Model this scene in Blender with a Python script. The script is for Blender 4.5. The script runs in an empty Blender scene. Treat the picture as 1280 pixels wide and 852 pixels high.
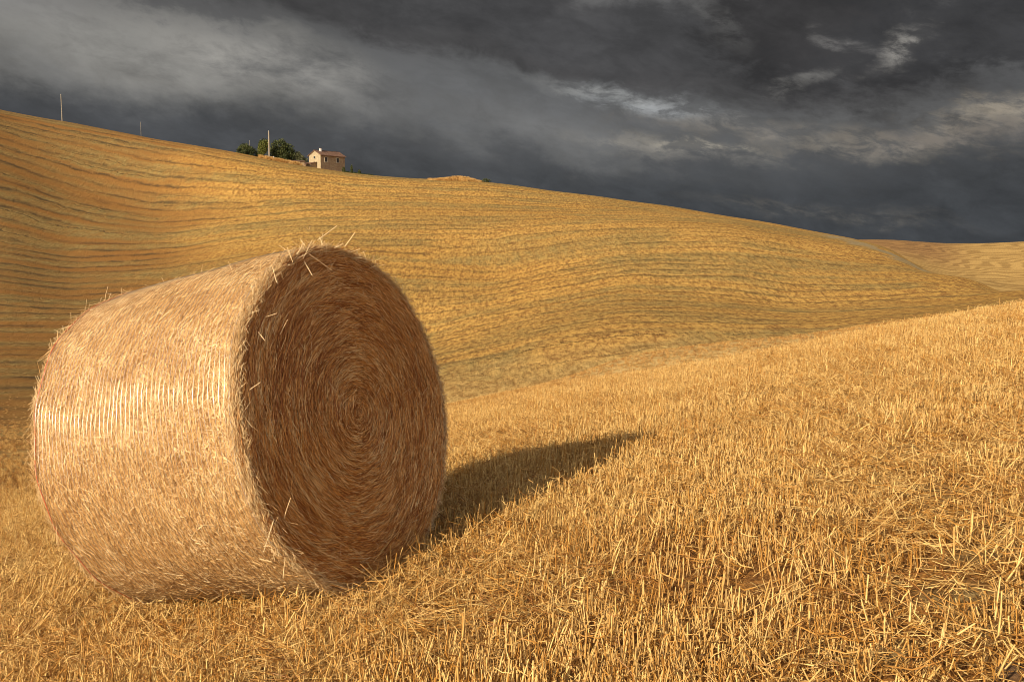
import bpy, math, random
import numpy as np
from mathutils import Vector, Matrix
rng = np.random.default_rng(7); random.seed(7)
S = bpy.context.scene
COL = S.collection
R = math.radians

# ------------------------------------------------------------------ camera
FPX, PITCH = 1199.0, 0.104
CP, SP = math.cos(PITCH), math.sin(PITCH)
cam_d = bpy.data.cameras.new('camera'); cam = bpy.data.objects.new('camera', cam_d); COL.objects.link(cam)
cam_d.sensor_width = 36.0; cam_d.lens = 36.0 * FPX / 1280.0
cam_d.clip_start = 0.05; cam_d.clip_end = 30000
cam.location = (0, 0, 0); cam.rotation_euler = (math.pi/2 - PITCH, 0, 0)
S.camera = cam
S.view_settings.view_transform = 'Standard'; S.view_settings.look = 'None'
S.view_settings.gamma = 1; S.view_settings.use_curve_mapping = False
S.view_settings.exposure = 0.24
S.cycles.filter_width = 1.0; S.cycles.max_bounces = 5; S.cycles.diffuse_bounces = 3; S.cycles.glossy_bounces = 2; S.cycles.transmission_bounces = 2

# ------------------------------------------------------------------ sun
SUN_AZ, SUN_EL = 38.0, 24.6          # light travels towards azimuth 38 deg right of the view
sd = Vector((-math.sin(R(SUN_AZ))*math.cos(R(SUN_EL)), -math.cos(R(SUN_AZ))*math.cos(R(SUN_EL)), math.sin(R(SUN_EL))))
sun_d = bpy.data.lights.new('sun', 'SUN'); sun = bpy.data.objects.new('sun', sun_d); COL.objects.link(sun)
sun_d.energy = 5.0; sun_d.angle = R(0.6); sun_d.color = (1.0, 0.84, 0.62)
sun.rotation_euler = (-sd).to_track_quat('-Z', 'Y').to_euler()

# ------------------------------------------------------------------ node helper
class NT:
    def __init__(s, nt): s.t = nt; s.n = nt.nodes; s.l = nt.links
    def node(s, typ, **kw):
        n = s.n.new(typ)
        for k, v in kw.items(): setattr(n, k, v)
        return n
    def put(s, sock, v):
        if v is None: return
        if isinstance(v, bpy.types.NodeSocket): s.l.new(v, sock)
        else:
            if hasattr(sock.default_value, '__len__') and not hasattr(v, '__len__'): v = [v]*len(sock.default_value)
            if hasattr(v, '__len__') and len(v) == 3 and len(sock.default_value) == 4: v = (*v, 1)
            sock.default_value = v
    def math(s, op, a, b=None, c=None, clamp=False):
        n = s.node('ShaderNodeMath', operation=op); n.use_clamp = clamp
        s.put(n.inputs[0], a); s.put(n.inputs[1], b); s.put(n.inputs[2], c)
        return n.outputs[0]
    def vmath(s, op, a, b=None, out=0):
        n = s.node('ShaderNodeVectorMath', operation=op)
        s.put(n.inputs[0], a); s.put(n.inputs[1], b); return n.outputs[out]
    def xyz(s, x, y, z):
        n = s.node('ShaderNodeCombineXYZ'); s.put(n.inputs[0], x); s.put(n.inputs[1], y); s.put(n.inputs[2], z); return n.outputs[0]
    def sep(s, v):
        n = s.node('ShaderNodeSeparateXYZ'); s.put(n.inputs[0], v); return n.outputs
    def noise(s, v, scale, detail=4, rough=0.5, dist=0, out='Fac'):
        n = s.node('ShaderNodeTexNoise'); s.put(n.inputs['Vector'], v); n.inputs['Scale'].default_value = scale
        n.inputs['Detail'].default_value = detail; n.inputs['Roughness'].default_value = rough
        n.inputs['Distortion'].default_value = dist; return n.outputs[out]
    def ramp(s, f, a, b, lo=0.0, hi=1.0, smooth=True):
        n = s.node('ShaderNodeMapRange', interpolation_type='SMOOTHSTEP' if smooth else 'LINEAR')
        s.put(n.inputs[0], f)
        for i, v in ((1, a), (2, b), (3, lo), (4, hi)): s.put(n.inputs[i], v)
        return n.outputs[0]
    def mix(s, f, a, b, mode='MIX'):
        n = s.node('ShaderNodeMix', data_type='RGBA', blend_type=mode)
        s.put(n.inputs[0], f); s.put(n.inputs[6], a); s.put(n.inputs[7], b); return n.outputs[2]
    def attr(s, name, out='Fac', typ='GEOMETRY'):
        n = s.node('ShaderNodeAttribute', attribute_name=name, attribute_type=typ); return n.outputs[out]
    def bump(s, h, dist, strength=1.0, normal=None):
        n = s.node('ShaderNodeBump'); s.put(n.inputs['Height'], h); n.inputs['Distance'].default_value = dist
        n.inputs['Strength'].default_value = strength
        if normal is not None: s.put(n.inputs['Normal'], normal)
        return n.outputs[0]

# ------------------------------------------------------------------ world: storm sky ahead, clear sky with added warm fill behind
def build_world():
    w = bpy.data.worlds.new('World'); S.world = w; w.use_nodes = True
    N = NT(w.node_tree); N.n.clear()
    out = N.node('ShaderNodeOutputWorld')
    sky = N.node('ShaderNodeTexSky', sky_type='NISHITA'); sky.sun_disc = False
    sky.sun_elevation = R(SUN_EL); sky.sun_rotation = R(180 + SUN_AZ); sky.air_density = 1.0; sky.dust_density = 1.5
    bg1 = N.node('ShaderNodeBackground'); cn = N.noise(N.node('ShaderNodeTexCoord').outputs['Generated'], 2.2, 5, .6)
    N.put(bg1.inputs[0], N.mix(N.ramp(cn, .38, .60, 0, .75), sky.outputs[0], (5.2, 4.5, 3.7))); bg1.inputs[1].default_value = 0.135  # warm cloud tint added to the unseen sky, warms the fill light
    d = N.node('ShaderNodeTexCoord').outputs['Generated']
    x, y, z = N.sep(d)
    az = N.math('ARCTAN2', x, y); el = N.math('ARCSINE', z)
    # cloud coordinates in degrees-like units: az and elevation times 1000/rad, horizon = 0
    U = N.math('MULTIPLY', az, 1000.0); V = N.math('MULTIPLY', el, 1000.0)
    # stretched towards the horizon: layers flatten with distance
    Vs = N.math('ADD', V, N.math('MULTIPLY', U, 0.16))
    def cc(fu, fv, k): return N.xyz(N.math('MULTIPLY', U, fu), N.math('MULTIPLY', Vs, fv), k)
    wa = N.noise(cc(.0075, .0135, 3.7), 1.0, 8, 0.60); wb = N.noise(cc(.0075, .0135, 9.1), 1.0, 8, 0.60)
    fine = N.noise(cc(.017, .034, 1.3), 1.0, 10, 0.64, 0.35)
    wisp = N.noise(cc(.045, .10, 6.3), 1.0, 9, 0.62, 0.5)
    Uw = N.math('ADD', U, N.math('MULTIPLY', N.math('SUBTRACT', wa, 0.5), 135.0))
    Vw = N.math('ADD', V, N.math('MULTIPLY', N.math('SUBTRACT', wb, 0.5), 58.0))
    rg = N.math('ADD', N.math('MULTIPLY', N.math('SUBTRACT', fine, 0.5), 2.6), N.math('MULTIPLY', N.math('SUBTRACT', wisp, 0.5), 1.1))
    holes = N.math('MULTIPLY', N.ramp(N.noise(cc(.024, .062, 14.2), 1.0, 9, .66, .4), .40, .60, .12, 1.0), N.ramp(wisp, .36, .56, .5, 1.0))
    # low dark blue-grey base, a bit lighter with height
    col = N.mix(N.ramp(V, 0, 230), (0.047, 0.051, 0.056), (0.080, 0.079, 0.079))
    # each layer: u, v (milliradians), half sizes, slope, softness, ragged amount, colour, strength
    L = [
     (-430, 170, 330, 52, -0.06, 0.8, 0.5, (0.150, 0.148, 0.142), 0.95),
     (-360, 178, 260, 40, -0.14, 0.7, 0.45, (0.200, 0.194, 0.180), 0.9),
     (-235, 172, 130, 26, -0.22, 0.8, 0.6, (0.27, 0.258, 0.235), 0.75),
     (-400, 112, 260, 26, 0.0, 0.95, 0.4, (0.052, 0.055, 0.060), 0.85),
     (-560, 235, 170, 40, -0.10, 0.9, 0.5, (0.20, 0.195, 0.19), 0.7),
     (10, 135, 300, 50, -0.16, 0.95, 0.5, (0.112, 0.114, 0.116), 0.85),
     (40, 110, 120, 26, -0.2, 0.95, 0.8, (0.15, 0.15, 0.148), 0.6),
     (110, 225, 130, 26, -0.02, 0.95, 0.7, (0.105, 0.105, 0.105), 0.7),
     (400, 112, 260, 30, -0.02, 0.95, 0.7, (0.100, 0.100, 0.099), 0.8),
     # dark deck overhead
     (-60, 226, 520, 46, -0.185, 0.35, 0.26, (0.054, 0.053, 0.054), 0.95),
     (130, 200, 330, 34, -0.14, 0.65, 0.5, (0.055, 0.055, 0.057), 0.85),
     (100, 275, 560, 26, -0.02, 0.7, 0.45, (0.045, 0.046, 0.049), 0.85),
     (310, 208, 125, 62, -0.10, 0.45, 0.45, (0.036, 0.035, 0.036), 0.97),
     (455, 195, 170, 42, 0.10, 0.5, 0.6, (0.040, 0.040, 0.042), 0.95),
     (520, 260, 200, 50, 0.05, 0.6, 0.5, (0.042, 0.043, 0.046), 0.9),
     # gaps and lit rims
     (135, 141, 75, 14, -0.22, 1.1, 0.8, (0.29, 0.30, 0.305), 0.95),
     (90, 152, 90, 8, -0.15, 1.1, 0.8, (0.20, 0.20, 0.19), 0.6),
     (160, 92, 95, 13.0, -0.16, 1.1, 0.8, (0.23, 0.215, 0.19), 0.8),
     (195, 91, 40, 6.0, -0.10, 1.0, 0.7, (0.40, 0.36, 0.29), 0.85),
     (240, 110, 110, 12, -0.10, 1.1, 0.9, (0.20, 0.18, 0.155), 0.75),
     (335, 88, 120, 13, -0.06, 1.1, 0.9, (0.20, 0.18, 0.15), 0.75),
     (378, 181, 38, 12, 0.45, 1.0, 0.8, (0.29, 0.275, 0.25), 0.7),
     (328, 192, 36, 9, -0.3, 1.0, 0.8, (0.18, 0.172, 0.165), 0.6),
     (303, 158, 26, 9, 0.5, 1.0, 0.8, (0.17, 0.165, 0.155), 0.6),
     (200, 212, 34, 16, -0.6, 1.1, 0.8, (0.115, 0.113, 0.11), 0.6),
     (510, 124, 90, 17, 0.12, 1.1, 0.9, (0.36, 0.31, 0.24), 0.9),
     (420, 96, 110, 14, 0.08, 1.1, 0.9, (0.20, 0.175, 0.15), 0.8),
     (315, 27, 130, 8, -0.10, 1.1, 0.6, (0.105, 0.10, 0.092), 0.8),
    ]
    for (u0, v0, ru, rv, sl, soft, rag, c, st) in L:
        du = N.math('SUBTRACT', Uw, u0)
        dv = N.math('SUBTRACT', N.math('SUBTRACT', Vw, v0), N.math('MULTIPLY', du, sl))
        rr = N.vmath('LENGTH', N.xyz(N.math('DIVIDE', du, ru), N.math('DIVIDE', dv, rv), 0), out=1)
        rr = N.math('ADD', rr, N.math('MULTIPLY', rg, rag))
        m = N.ramp(rr, 1.0 + soft*0.45, 1.0 - soft*0.75, 0.0, st)
        if rv < 20: m = N.math('MULTIPLY', m, holes)
        col = N.mix(m, col, c)
    # overall mottling
    mot = N.math('MULTIPLY', N.ramp(fine, 0.25, 0.75, 0.80, 1.20), N.ramp(wisp, 0.3, 0.7, 0.95, 1.05))
    big = N.math('MULTIPLY', N.ramp(wb, 0.25, 0.75, 0.86, 1.14), mot)
    col = N.mix(1.0, col, N.xyz(big, big, big), 'MULTIPLY')
    bg2 = N.node('ShaderNodeBackground'); N.l.new(col, bg2.inputs[0]); bg2.inputs[1].default_value = 1.0
    # the storm covers the half of the sky ahead (with a ragged edge); behind the viewer it is clear sky with warm cloud added as fill
    f = N.math('ADD', N.math('ADD', y, N.math('MULTIPLY', z, 0.25)), N.math('MULTIPLY', N.math('SUBTRACT', wa, 0.5), 0.5))
    fac = N.ramp(f, 0.12, 0.55)
    mx = N.node('ShaderNodeMixShader'); N.l.new(fac, mx.inputs[0]); N.l.new(bg1.outputs[0], mx.inputs[1]); N.l.new(bg2.outputs[0], mx.inputs[2])
    N.l.new(mx.outputs[0], out.inputs[0])
build_world()

# ------------------------------------------------------------------ terrain
def ray(px, py):
    X = (px-640)/FPX; U = -(py-426)/FPX
    yy = CP + U*SP; zz = -SP + U*CP
    return X/yy, zz/yy            # x/y, z/y
def pchip_slopes(X, Y):
    h = np.diff(X, axis=-1); d = np.diff(Y, axis=-1)/h
    m = np.zeros_like(Y)
    w1 = 2*h[..., 1:]+h[..., :-1]; w2 = h[..., 1:]+2*h[..., :-1]
    ok = d[..., :-1]*d[..., 1:] > 0
    with np.errstate(divide='ignore', invalid='ignore'):
        mm = (w1+w2)/(w1/d[..., :-1]+w2/d[..., 1:])
    m[..., 1:-1] = np.where(ok, mm, 0)
    m[..., 0] = d[..., 0]; m[..., -1] = d[..., -1]
    return m
def pchip_eval(X, Y, M, i, x):
    g = lambda A, k: A[np.arange(len(x)), k] if A.ndim == 2 else A[k]
    x0, x1 = g(X, i), g(X, i+1); h = x1-x0; t = (x-x0)/h
    y0, y1, m0, m1 = g(Y, i), g(Y, i+1), g(M, i), g(M, i+1)
    t2, t3 = t*t, t*t*t
    return (2*t3-3*t2+1)*y0+(t3-2*t2+t)*h*m0+(-2*t3+3*t2)*y1+(t3-t2)*h*m1
def near(x, y): return -1.17 + .2*x - .05*y - .003*y*y*np.where(y > 0, 1, .2)
PX = [-100, 0, 100, 200, 300, 400, 500, 600, 700, 800, 900, 1000, 1100, 1200, 1280, 1400]
# distance (m), image row seen along each ray, row number of the harvest lines
ST = [
 (20,  [610,600,592,582,568,548,522,500,481,468,457,441,416,398,384,362]),
 (30,  [580,573,566,558,548,538,524,504,486,474,460,444,420,401,386,366]),
 (45,  [548,545,542,538,532,526,517,503,476,445,431,421,406,394,382,364]),
 (75,  [512,510,510,510,510,508,505,500,492,486,480,470,455,440,430,415]),
 (100, [474,470,472,475,478,475,465,445,421,409,409,411,403,396,384,368]),
 (128, [422,420,420,420,425,430,430,407,387,374,378,387,383,376,364,362]),
 (160, [355,360,368,362,350,345,352,356,338,324,324,334,338,347,372,380]),
 (195, [300,308,322,318,303,293,293,292,285,281,283,297,313,358,386,396]),
 (232, [195,218,250,266,262,255,255,257,260,264,273,289,307,368,394,405]),
 (275, [118,138,156,175,192,211,222,227,240,253,269,286,308,376,400,410]),
 (305, [124,142,160,179,195,213.5,226,231,245,258,274,292,325,384,402,410]),
 (400, [150,165,180,200,218,240,250,262,275,290,305,318,338,374,392,400]),
 (600, [240,250,260,270,280,290,300,305,308,312,316,322,322,345,356,360]),
 (850, [312,312,312,312,311,311,311,311,311,310,308,300,299.5,304.5,302,294]),
 (1300,[320,320,320,320,320,320,320,320,320,320,318,316,314,314,314,314]),
 (3000,[312]*16), (9000,[306]*16),
]
ROWN = [-6, -5, -4, -1.5, 0, 3.2, 7.4, 11, 15, 21, 25, 32, 44, 60, 70, 80, 90]
SIDE = {  # theta -> z at each station
 -80: [-9,-12,-15,-16,-14,-6,4,14,30,45,47,45,30,10,-5,-20,-40],
 -125:[-6,-9,-12,-15,-15,-12,-8,-4,0,4,6,6,5,0,-5,-20,-40],
 180: [-3,-4,-5,-6,-7,-8,-9,-10,-10,-10,-10,-12,-12,-12,-15,-25,-40],
 75:  [2.2,2.8,3.2,3,2,0,-2,-4,-6,-8,-9,-10,-10,-5,-10,-20,-40],
 125: [1.5,1.8,2,1,0,-2,-4,-6,-8,-9,-9,-10,-10,-5,-10,-20,-40],
}
NEAR_R = [0.0, 3.0, 6.0, 10.0, 14.5]
def build_tables():
    T = []
    for k, (dist, pys) in enumerate(ST):
        pts = []
        for px, py in zip(PX, pys):
            tx, e = ray(px, py); th = math.atan(tx); rr = dist*(1.0 + {195: .05, 232: .12, 275: .28, 305: .32, 400: .22}.get(dist, 0)*min(1, max(0, (330-px)/280)))
            pts.append((th, e*rr*math.cos(th), rr))
        for a, zs in SIDE.items():
            pts.append((R(a), zs[k], dist))
        pts.sort()
        th = np.array([p[0] for p in pts]); z = np.array([p[1] for p in pts]); rr = np.array([p[2] for p in pts])
        th = np.concatenate([th[-3:]-2*np.pi, th, th[:3]+2*np.pi]); z = np.concatenate([z[-3:], z, z[:3]]); rr = np.concatenate([rr[-3:], rr, rr[:3]])
        T.append((th, z, rr, pchip_slopes(th, z), pchip_slopes(th, rr)))
    return T
TAB = build_tables()
def columns(th):
    n = len(th); K = len(NEAR_R)+len(ST)
    X = np.zeros((n, K)); Z = np.zeros((n, K))
    for j, r in enumerate(NEAR_R):
        X[:, j] = r; Z[:, j] = near(r*np.sin(th), r*np.cos(th))
    for k, (t, z, rr, m, mr) in enumerate(TAB):
        i = np.clip(np.searchsorted(t, th)-1, 0, len(t)-2)
        Z[:, k+len(NEAR_R)] = pchip_eval(t, z, m, i, th)
        X[:, k+len(NEAR_R)] = pchip_eval(t, rr, mr, i, th)
    X = np.log(X+8.0)
    return X, Z, pchip_slopes(X, Z)
def vnoise(x, y, seed=0):
    xi = np.floor(x).astype(np.int64); yi = np.floor(y).astype(np.int64); fx = x-xi; fy = y-yi
    def h(a, b):
        v = np.sin(a*127.1+b*311.7+seed*74.7)*43758.5453
        return v-np.floor(v)
    sx = fx*fx*(3-2*fx); sy = fy*fy*(3-2*fy)
    return (h(xi, yi)*(1-sx)+h(xi+1, yi)*sx)*(1-sy)+(h(xi, yi+1)*(1-sx)+h(xi+1, yi+1)*sx)*sy - .5
def ground(x, y, full=False):
    x = np.atleast_1d(np.asarray(x, float)); y = np.atleast_1d(np.asarray(y, float))
    th = np.arctan2(x, y); r = np.hypot(x, y)
    X, Z, M = columns(th); lr = np.log(r+8.0)
    i = np.clip((X <= lr[:, None]).sum(1)-1, 0, X.shape[1]-2)
    z = pchip_eval(X, Z, M, i, np.minimum(lr, X[:, -1]))
    nz = near(x, y); w = np.clip((r-9)/5, 0, 1); w = w*w*(3-2*w)
    z = nz*(1-w)+z*w
    z = z + .035*vnoise(x*1.7, y*1.7, 1)*np.clip(1.2-r/40, 0, 1) + .02*vnoise(x*5, y*5, 2)*np.clip(1.2-r/20, 0, 1) + .25*vnoise(x*.09, y*.09, 3)*np.clip((r-15)/40, 0, 1)
    if full:
        rn = np.array([-8, -7.6, -7.3, -7, -6.5]+ROWN)
        g = lambda A, k: A[np.arange(len(x)), k]
        x0, x1 = np.exp(g(X, i))-8, np.exp(g(X, i+1))-8
        row = rn[i]+(rn[i+1]-rn[i])*np.clip((r-x0)/(x1-x0), 0, 1)
        return z, row
    return z
def hit(px, py, rmax=900, r0=1.5):
    tx, e = ray(px, py); n = 1500
    yy = np.exp(np.linspace(math.log(r0), math.log(rmax), n)); g = ground(tx*yy, yy)
    b = np.nonzero(g >= e*yy)[0]
    if len(b) == 0: return None
    k = max(b[0], 1); a0 = g[k-1]-e*yy[k-1]; a1 = g[k]-e*yy[k]; t = a0/(a0-a1) if a0 != a1 else 0
    Y = yy[k-1]+(yy[k]-yy[k-1])*t
    return np.array([tx*Y, Y, e*Y])

def np_mesh(name, V, F, attrs=None, smooth=False, fsize=4):
    """V (n,3), F (m,fsize)"""
    me = bpy.data.meshes.new(name)
    me.vertices.add(len(V)); me.vertices.foreach_set('co', np.asarray(V, np.float32).ravel())
    if len(F):
        F = np.asarray(F, np.int32); m = len(F)
        me.loops.add(m*F.shape[1]); me.loops.foreach_set('vertex_index', F.ravel())
        me.polygons.add(m); me.polygons.foreach_set('loop_start', np.arange(m, dtype=np.int32)*F.shape[1])
        me.update(calc_edges=True)
        if smooth: me.polygons.foreach_set('use_smooth', np.ones(m, bool))
    for k, (typ, arr) in (attrs or {}).items():
        a = me.attributes.new(k, typ, 'POINT')
        a.data.foreach_set('vector' if typ == 'FLOAT_VECTOR' else 'value', np.asarray(arr).ravel())
    me.update()
    return me
def link(name, me, mat=None, parent=None):
    o = bpy.data.objects.new(name, me); COL.objects.link(o)
    if mat: me.materials.append(mat)
    if parent: o.parent = parent
    return o
def tag(o, label=None, cat=None, group=None, kind=None):
    for k, v in (('label', label), ('category', cat), ('group', group), ('kind', kind)):
        if v: o[k] = v
    return o
def empty(name, loc=(0, 0, 0), rz=0):
    o = bpy.data.objects.new(name, None); COL.objects.link(o); o.location = loc; o.rotation_euler = (0, 0, rz); o.empty_display_size = .3
    return o

def mat_new(name):
    m = bpy.data.materials.new(name); m.use_nodes = True
    N = NT(m.node_tree); b = N.n['Principled BSDF']
    return m, N, b
def simple(name, c1, c2, scale=8, rough=.85, bump=.01):
    m, N, b = mat_new(name); p = N.node('ShaderNodeTexCoord').outputs['Object']
    f = N.noise(p, scale, 6, .6)
    N.put(b.inputs['Base Color'], N.mix(N.ramp(f, .3, .7), c1, c2)); b.inputs['Roughness'].default_value = rough
    if bump: N.put(b.inputs['Normal'], N.bump(f, bump))
    return m

# bare clay spots of the wheel track, as places on the ground
CLAY = [(hit(px, py)[:2], rad) for px, py, rad in ((1235, 690, .16), (1195, 745, .16), (1265, 665, .10), (1100, 815, .16), (1150, 640, .13), (1090, 690, .08), (1225, 780, .14), (1275, 745, .14), (1180, 610, .18), (1120, 560, .2), (1040, 545, .2), (30, 770, .16), (10, 768, .14))]
TRACK = np.array([hit(px, py)[:2] for px, py in ((1245, 900), (1215, 760), (1160, 640), (1100, 560), (1080, 500), (1090, 450))])
TRACK2 = np.array([hit(px, py)[:2] for px, py in ((380, 850), (250, 770), (150, 770), (60, 760), (-40, 700))])
def dist_poly(P, L):
    d = np.full(len(P), 1e9)
    for a, b in zip(L[:-1], L[1:]):
        v = b-a; t = np.clip(((P-a)@v)/(v@v), 0, 1); d = np.minimum(d, np.hypot(*(P-a-t[:, None]*v).T))
    return d
def clay_w(P):
    w = np.zeros(len(P))
    for c, rad in CLAY: w = np.maximum(w, np.clip(1.5-np.hypot(*(P-c).T)/(rad*.68), 0, 1))
    return w

# grey eroded band along the shoulder of the far hill, and small bare scars
def far_path(pts): return np.array([[ray(px, py)[0]*d, d] for px, py, d in pts])
SCAR = far_path([(1040, 300, 222), (1085, 312, 192), (1120, 324, 180), (1150, 337, 168), (1185, 350, 160)])

def build_ground():
    fine = np.arange(-36, 36, .15); coarse = np.concatenate([np.arange(-180, -36, 2.0), fine, np.arange(36, 180, 2.0)])
    th = np.radians(coarse); rs = [0.0, .3]
    while rs[-1] < 14000:
        r = rs[-1]; rs.append(r*(1.014 if r < 420 else 1.03)+(.0 if r > 1 else .05))
    rs = np.array(rs[1:]); nT, nR = len(th), len(rs)
    T, RR = np.meshgrid(th, rs, indexing='ij')
    x = (RR*np.sin(T)).ravel(); y = (RR*np.cos(T)).ravel()
    z, row = ground(x, y, True)
    P = np.stack([x, y], 1)
    cw = clay_w(P)
    bare = np.clip(1.15-dist_poly(P, SCAR)/6.5, 0, 1)
    V = np.stack([x, y, z], 1)
    ii = np.arange(nT)[:, None]; jj = np.arange(nR-1)[None, :]
    i2 = (ii+1) % nT
    F = np.stack([ii*nR+jj, ii*nR+jj+1, i2*nR+jj+1, i2*nR+jj], -1).reshape(-1, 4)
    # centre cap
    V = np.vstack([V, [0, 0, float(ground(0, 0.0)[0])]]); row = np.append(row, -8); cw = np.append(cw, 0); bare = np.append(bare, 0)
    F = F[:, ::-1]
    cap = np.stack([np.arange(nT)*nR, np.full(nT, len(V)-1), ((np.arange(nT)+1) % nT)*nR, ((np.arange(nT)+1) % nT)*nR], -1)
    me = bpy.data.meshes.new('ground')
    F3 = cap[:, [0, 2, 1]]
    nq, n3 = len(F), len(F3)
    me.vertices.add(len(V)); me.vertices.foreach_set('co', V.astype(np.float32).ravel())
    me.loops.add(nq*4+n3*3); me.loops.foreach_set('vertex_index', np.concatenate([F.ravel(), F3.ravel()]).astype(np.int32))
    me.polygons.add(nq+n3); me.polygons.foreach_set('loop_start', np.concatenate([np.arange(nq)*4, nq*4+np.arange(n3)*3]).astype(np.int32))
    me.update(calc_edges=True); me.polygons.foreach_set('use_smooth', np.ones(nq+n3, bool))
    for nm, a in (('row', row), ('clay', cw), ('bare', bare)):
        at = me.attributes.new(nm, 'FLOAT', 'POINT'); at.data.foreach_set('value', a.astype(np.float32))
    me.validate(); me.update()
    # material
    m, N, b = mat_new('harvested_field')
    p = N.node('ShaderNodeTexCoord').outputs['Object']; x_, y_, z_ = N.sep(p)
    r = N.vmath('LENGTH', N.xyz(x_, y_, 0), out=1)
    row = N.attr('row'); clay = N.attr('clay'); bare = N.attr('bare')
    big = N.noise(p, .022, 4, .55); mid = N.noise(p, .11, 4, .55); mid2 = N.noise(N.vmath('ADD', p, (31, 17, 5)), .045, 4, .6)
    ps = N.vmath('MULTIPLY', p, (1, .32, .6)); grain = N.noise(ps, 2.0, 6, .80); grain2 = N.noise(ps, .7, 4, .72)
    rw = N.math('ADD', N.math('MULTIPLY', row, 1.9), N.math('MULTIPLY', N.math('SUBTRACT', mid, .5), 1.1))
    rw = N.math('ADD', rw, N.math('MULTIPLY', N.math('SUBTRACT', grain2, .5), .38))
    # per swath value (changes from row to row, streaky along it)
    sv = N.noise(N.xyz(N.math('MULTIPLY', x_, .012), N.math('MULTIPLY', rw, .55), 0), 1.0, 3, .62)
    fr = N.math('FRACT', rw)
    tri = N.math('ABSOLUTE', N.math('SUBTRACT', fr, .5))          # 0 centre .. .5 edge
    fr2 = N.math('FRACT', N.math('ADD', rw, .33)); tri2 = N.math('ABSOLUTE', N.math('SUBTRACT', fr2, .5))
    line = N.math('MULTIPLY', N.ramp(tri, .22, .5), N.ramp(N.noise(N.xyz(N.math('MULTIPLY', x_, .03), N.math('MULTIPLY', rw, .8), 4), 1.0, 2, .5), .36, .58, .25, 1))                                    # dark wheel line at row edge
    line2 = N.math('MULTIPLY', N.ramp(tri2, .44, .5), N.ramp(sv, .45, .6))
    jit = N.ramp(N.noise(p, .35, 3, .6), .32, .6)
    line = N.math('MULTIPLY', N.math('MAXIMUM', line, line2), N.math('ADD', .35, N.math('MULTIPLY', jit, .65)))
    # greyish thin-stubble patches following swaths
    patch = N.math('MULTIPLY', N.ramp(sv, .40, .58), N.ramp(mid2, .36, .54))
    left_shade = N.ramp(N.math('ADD', N.math('ADD', x_, N.math('MULTIPLY', y_, .33)), N.math('MULTIPLY', N.math('SUBTRACT', mid2, .5), 50)), 17, -17)  # mask for the left hillside, whose shade is put into the colour
    patch = N.math('MAXIMUM', patch, N.math('MULTIPLY', left_shade, N.math('MULTIPLY', N.ramp(sv, .40, .62), .9)))  # more soil colour on the left slope, part of its painted shade
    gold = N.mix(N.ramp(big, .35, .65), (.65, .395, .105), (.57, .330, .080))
    gold = N.mix(N.math('MULTIPLY', left_shade, .85), gold, (.24, .105, .028))  # stubble painted darker brown there to stand in for shade
    gold = N.mix(N.ramp(grain, .40, .58), (.28, .135, .04), gold)
    gold = N.mix(N.ramp(grain, .60, .74, 0, .6), gold, (.66, .44, .16))
    soil = N.mix(N.ramp(grain, .35, .65), (.19, .140, .050), (.35, .265, .10))
    c = N.mix(N.math('MULTIPLY', patch, N.math('MULTIPLY', N.ramp(grain2, .35, .65, .4, .85), N.math('ADD', .92, N.math('MULTIPLY', left_shade, .08)))), gold, soil)
    c = N.mix(N.math('MULTIPLY', line, N.math('ADD', .52, N.math('MULTIPLY', left_shade, .36))), c, (.085, .058, .03))
    # farther hills beyond the valley
    dh = N.noise(p, .0045, 3, .6, .8)
    wn = N.noise(p, .0085, 3, .55, 0, 'Color')
    wp = N.vmath('ADD', N.vmath('MULTIPLY', p, (.35, 1, 0)), N.vmath('MULTIPLY', wn, (260, 260, 0)))
    wave = N.node('ShaderNodeTexWave', wave_type='BANDS', bands_direction='Y'); N.put(wave.inputs['Vector'], wp)
    wave.inputs['Scale'].default_value = .022; wave.inputs['Distortion'].default_value = 1.5; wave.inputs['Detail'].default_value = 3
    fc = N.mix(N.ramp(wave.outputs['Fac'], .25, .75), (.32, .185, .055), (.50, .31, .10))
    brown = N.mix(N.ramp(wave.outputs['Fac'], .3, .7), (.20, .095, .035), (.33, .17, .06))
    fc = N.mix(N.math('MULTIPLY', N.ramp(r, 600, 720), N.ramp(N.math('DIVIDE', x_, y_), .49, .43)), fc, brown)
    fc = N.mix(N.ramp(grain, .3, .7, .0, .35), fc, (.5, .36, .16))
    c = N.mix(N.ramp(r, 330, 420), c, fc)
    # bare eroded grey band
    bm = N.ramp(N.math('ADD', bare, N.math('MULTIPLY', N.math('SUBTRACT', N.noise(p, .14, 5, .7), .5), 3.4)), .5, .95)
    bm = N.math('MULTIPLY', bm, N.ramp(bare, 0, .15))
    c = N.mix(N.math('MULTIPLY', bm, .8), c, N.mix(grain2, (.25, .20, .11), (.38, .31, .18)))
    # near ground under the stalks: chaff and earth
    n1 = N.noise(p, 28, 6, .7); n2 = N.noise(p, 3.0, 5, .6); n3 = N.noise(p, 90, 3, .6)
    chaff = N.mix(N.ramp(n1, .35, .65), (.085, .032, .010), (.40, .19, .05))
    chaff = N.mix(N.ramp(n3, .55, .7, 0, .6), chaff, (.60, .38, .14))
    earth = N.mix(N.ramp(N.noise(p, 9, 6, .65), .35, .7), (.22, .14, .052), (.38, .265, .11))
    nc = N.mix(N.math('MAXIMUM', N.ramp(n2, .60, .74, 0, .7), N.math('MULTIPLY', clay, N.ramp(N.noise(p, 14, 5, .65), .38, .55))), chaff, earth)
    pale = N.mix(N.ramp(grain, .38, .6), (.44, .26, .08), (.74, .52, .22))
    rj = N.math('ADD', r, N.math('MULTIPLY', N.math('SUBTRACT', mid, .5), 24))
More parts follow.
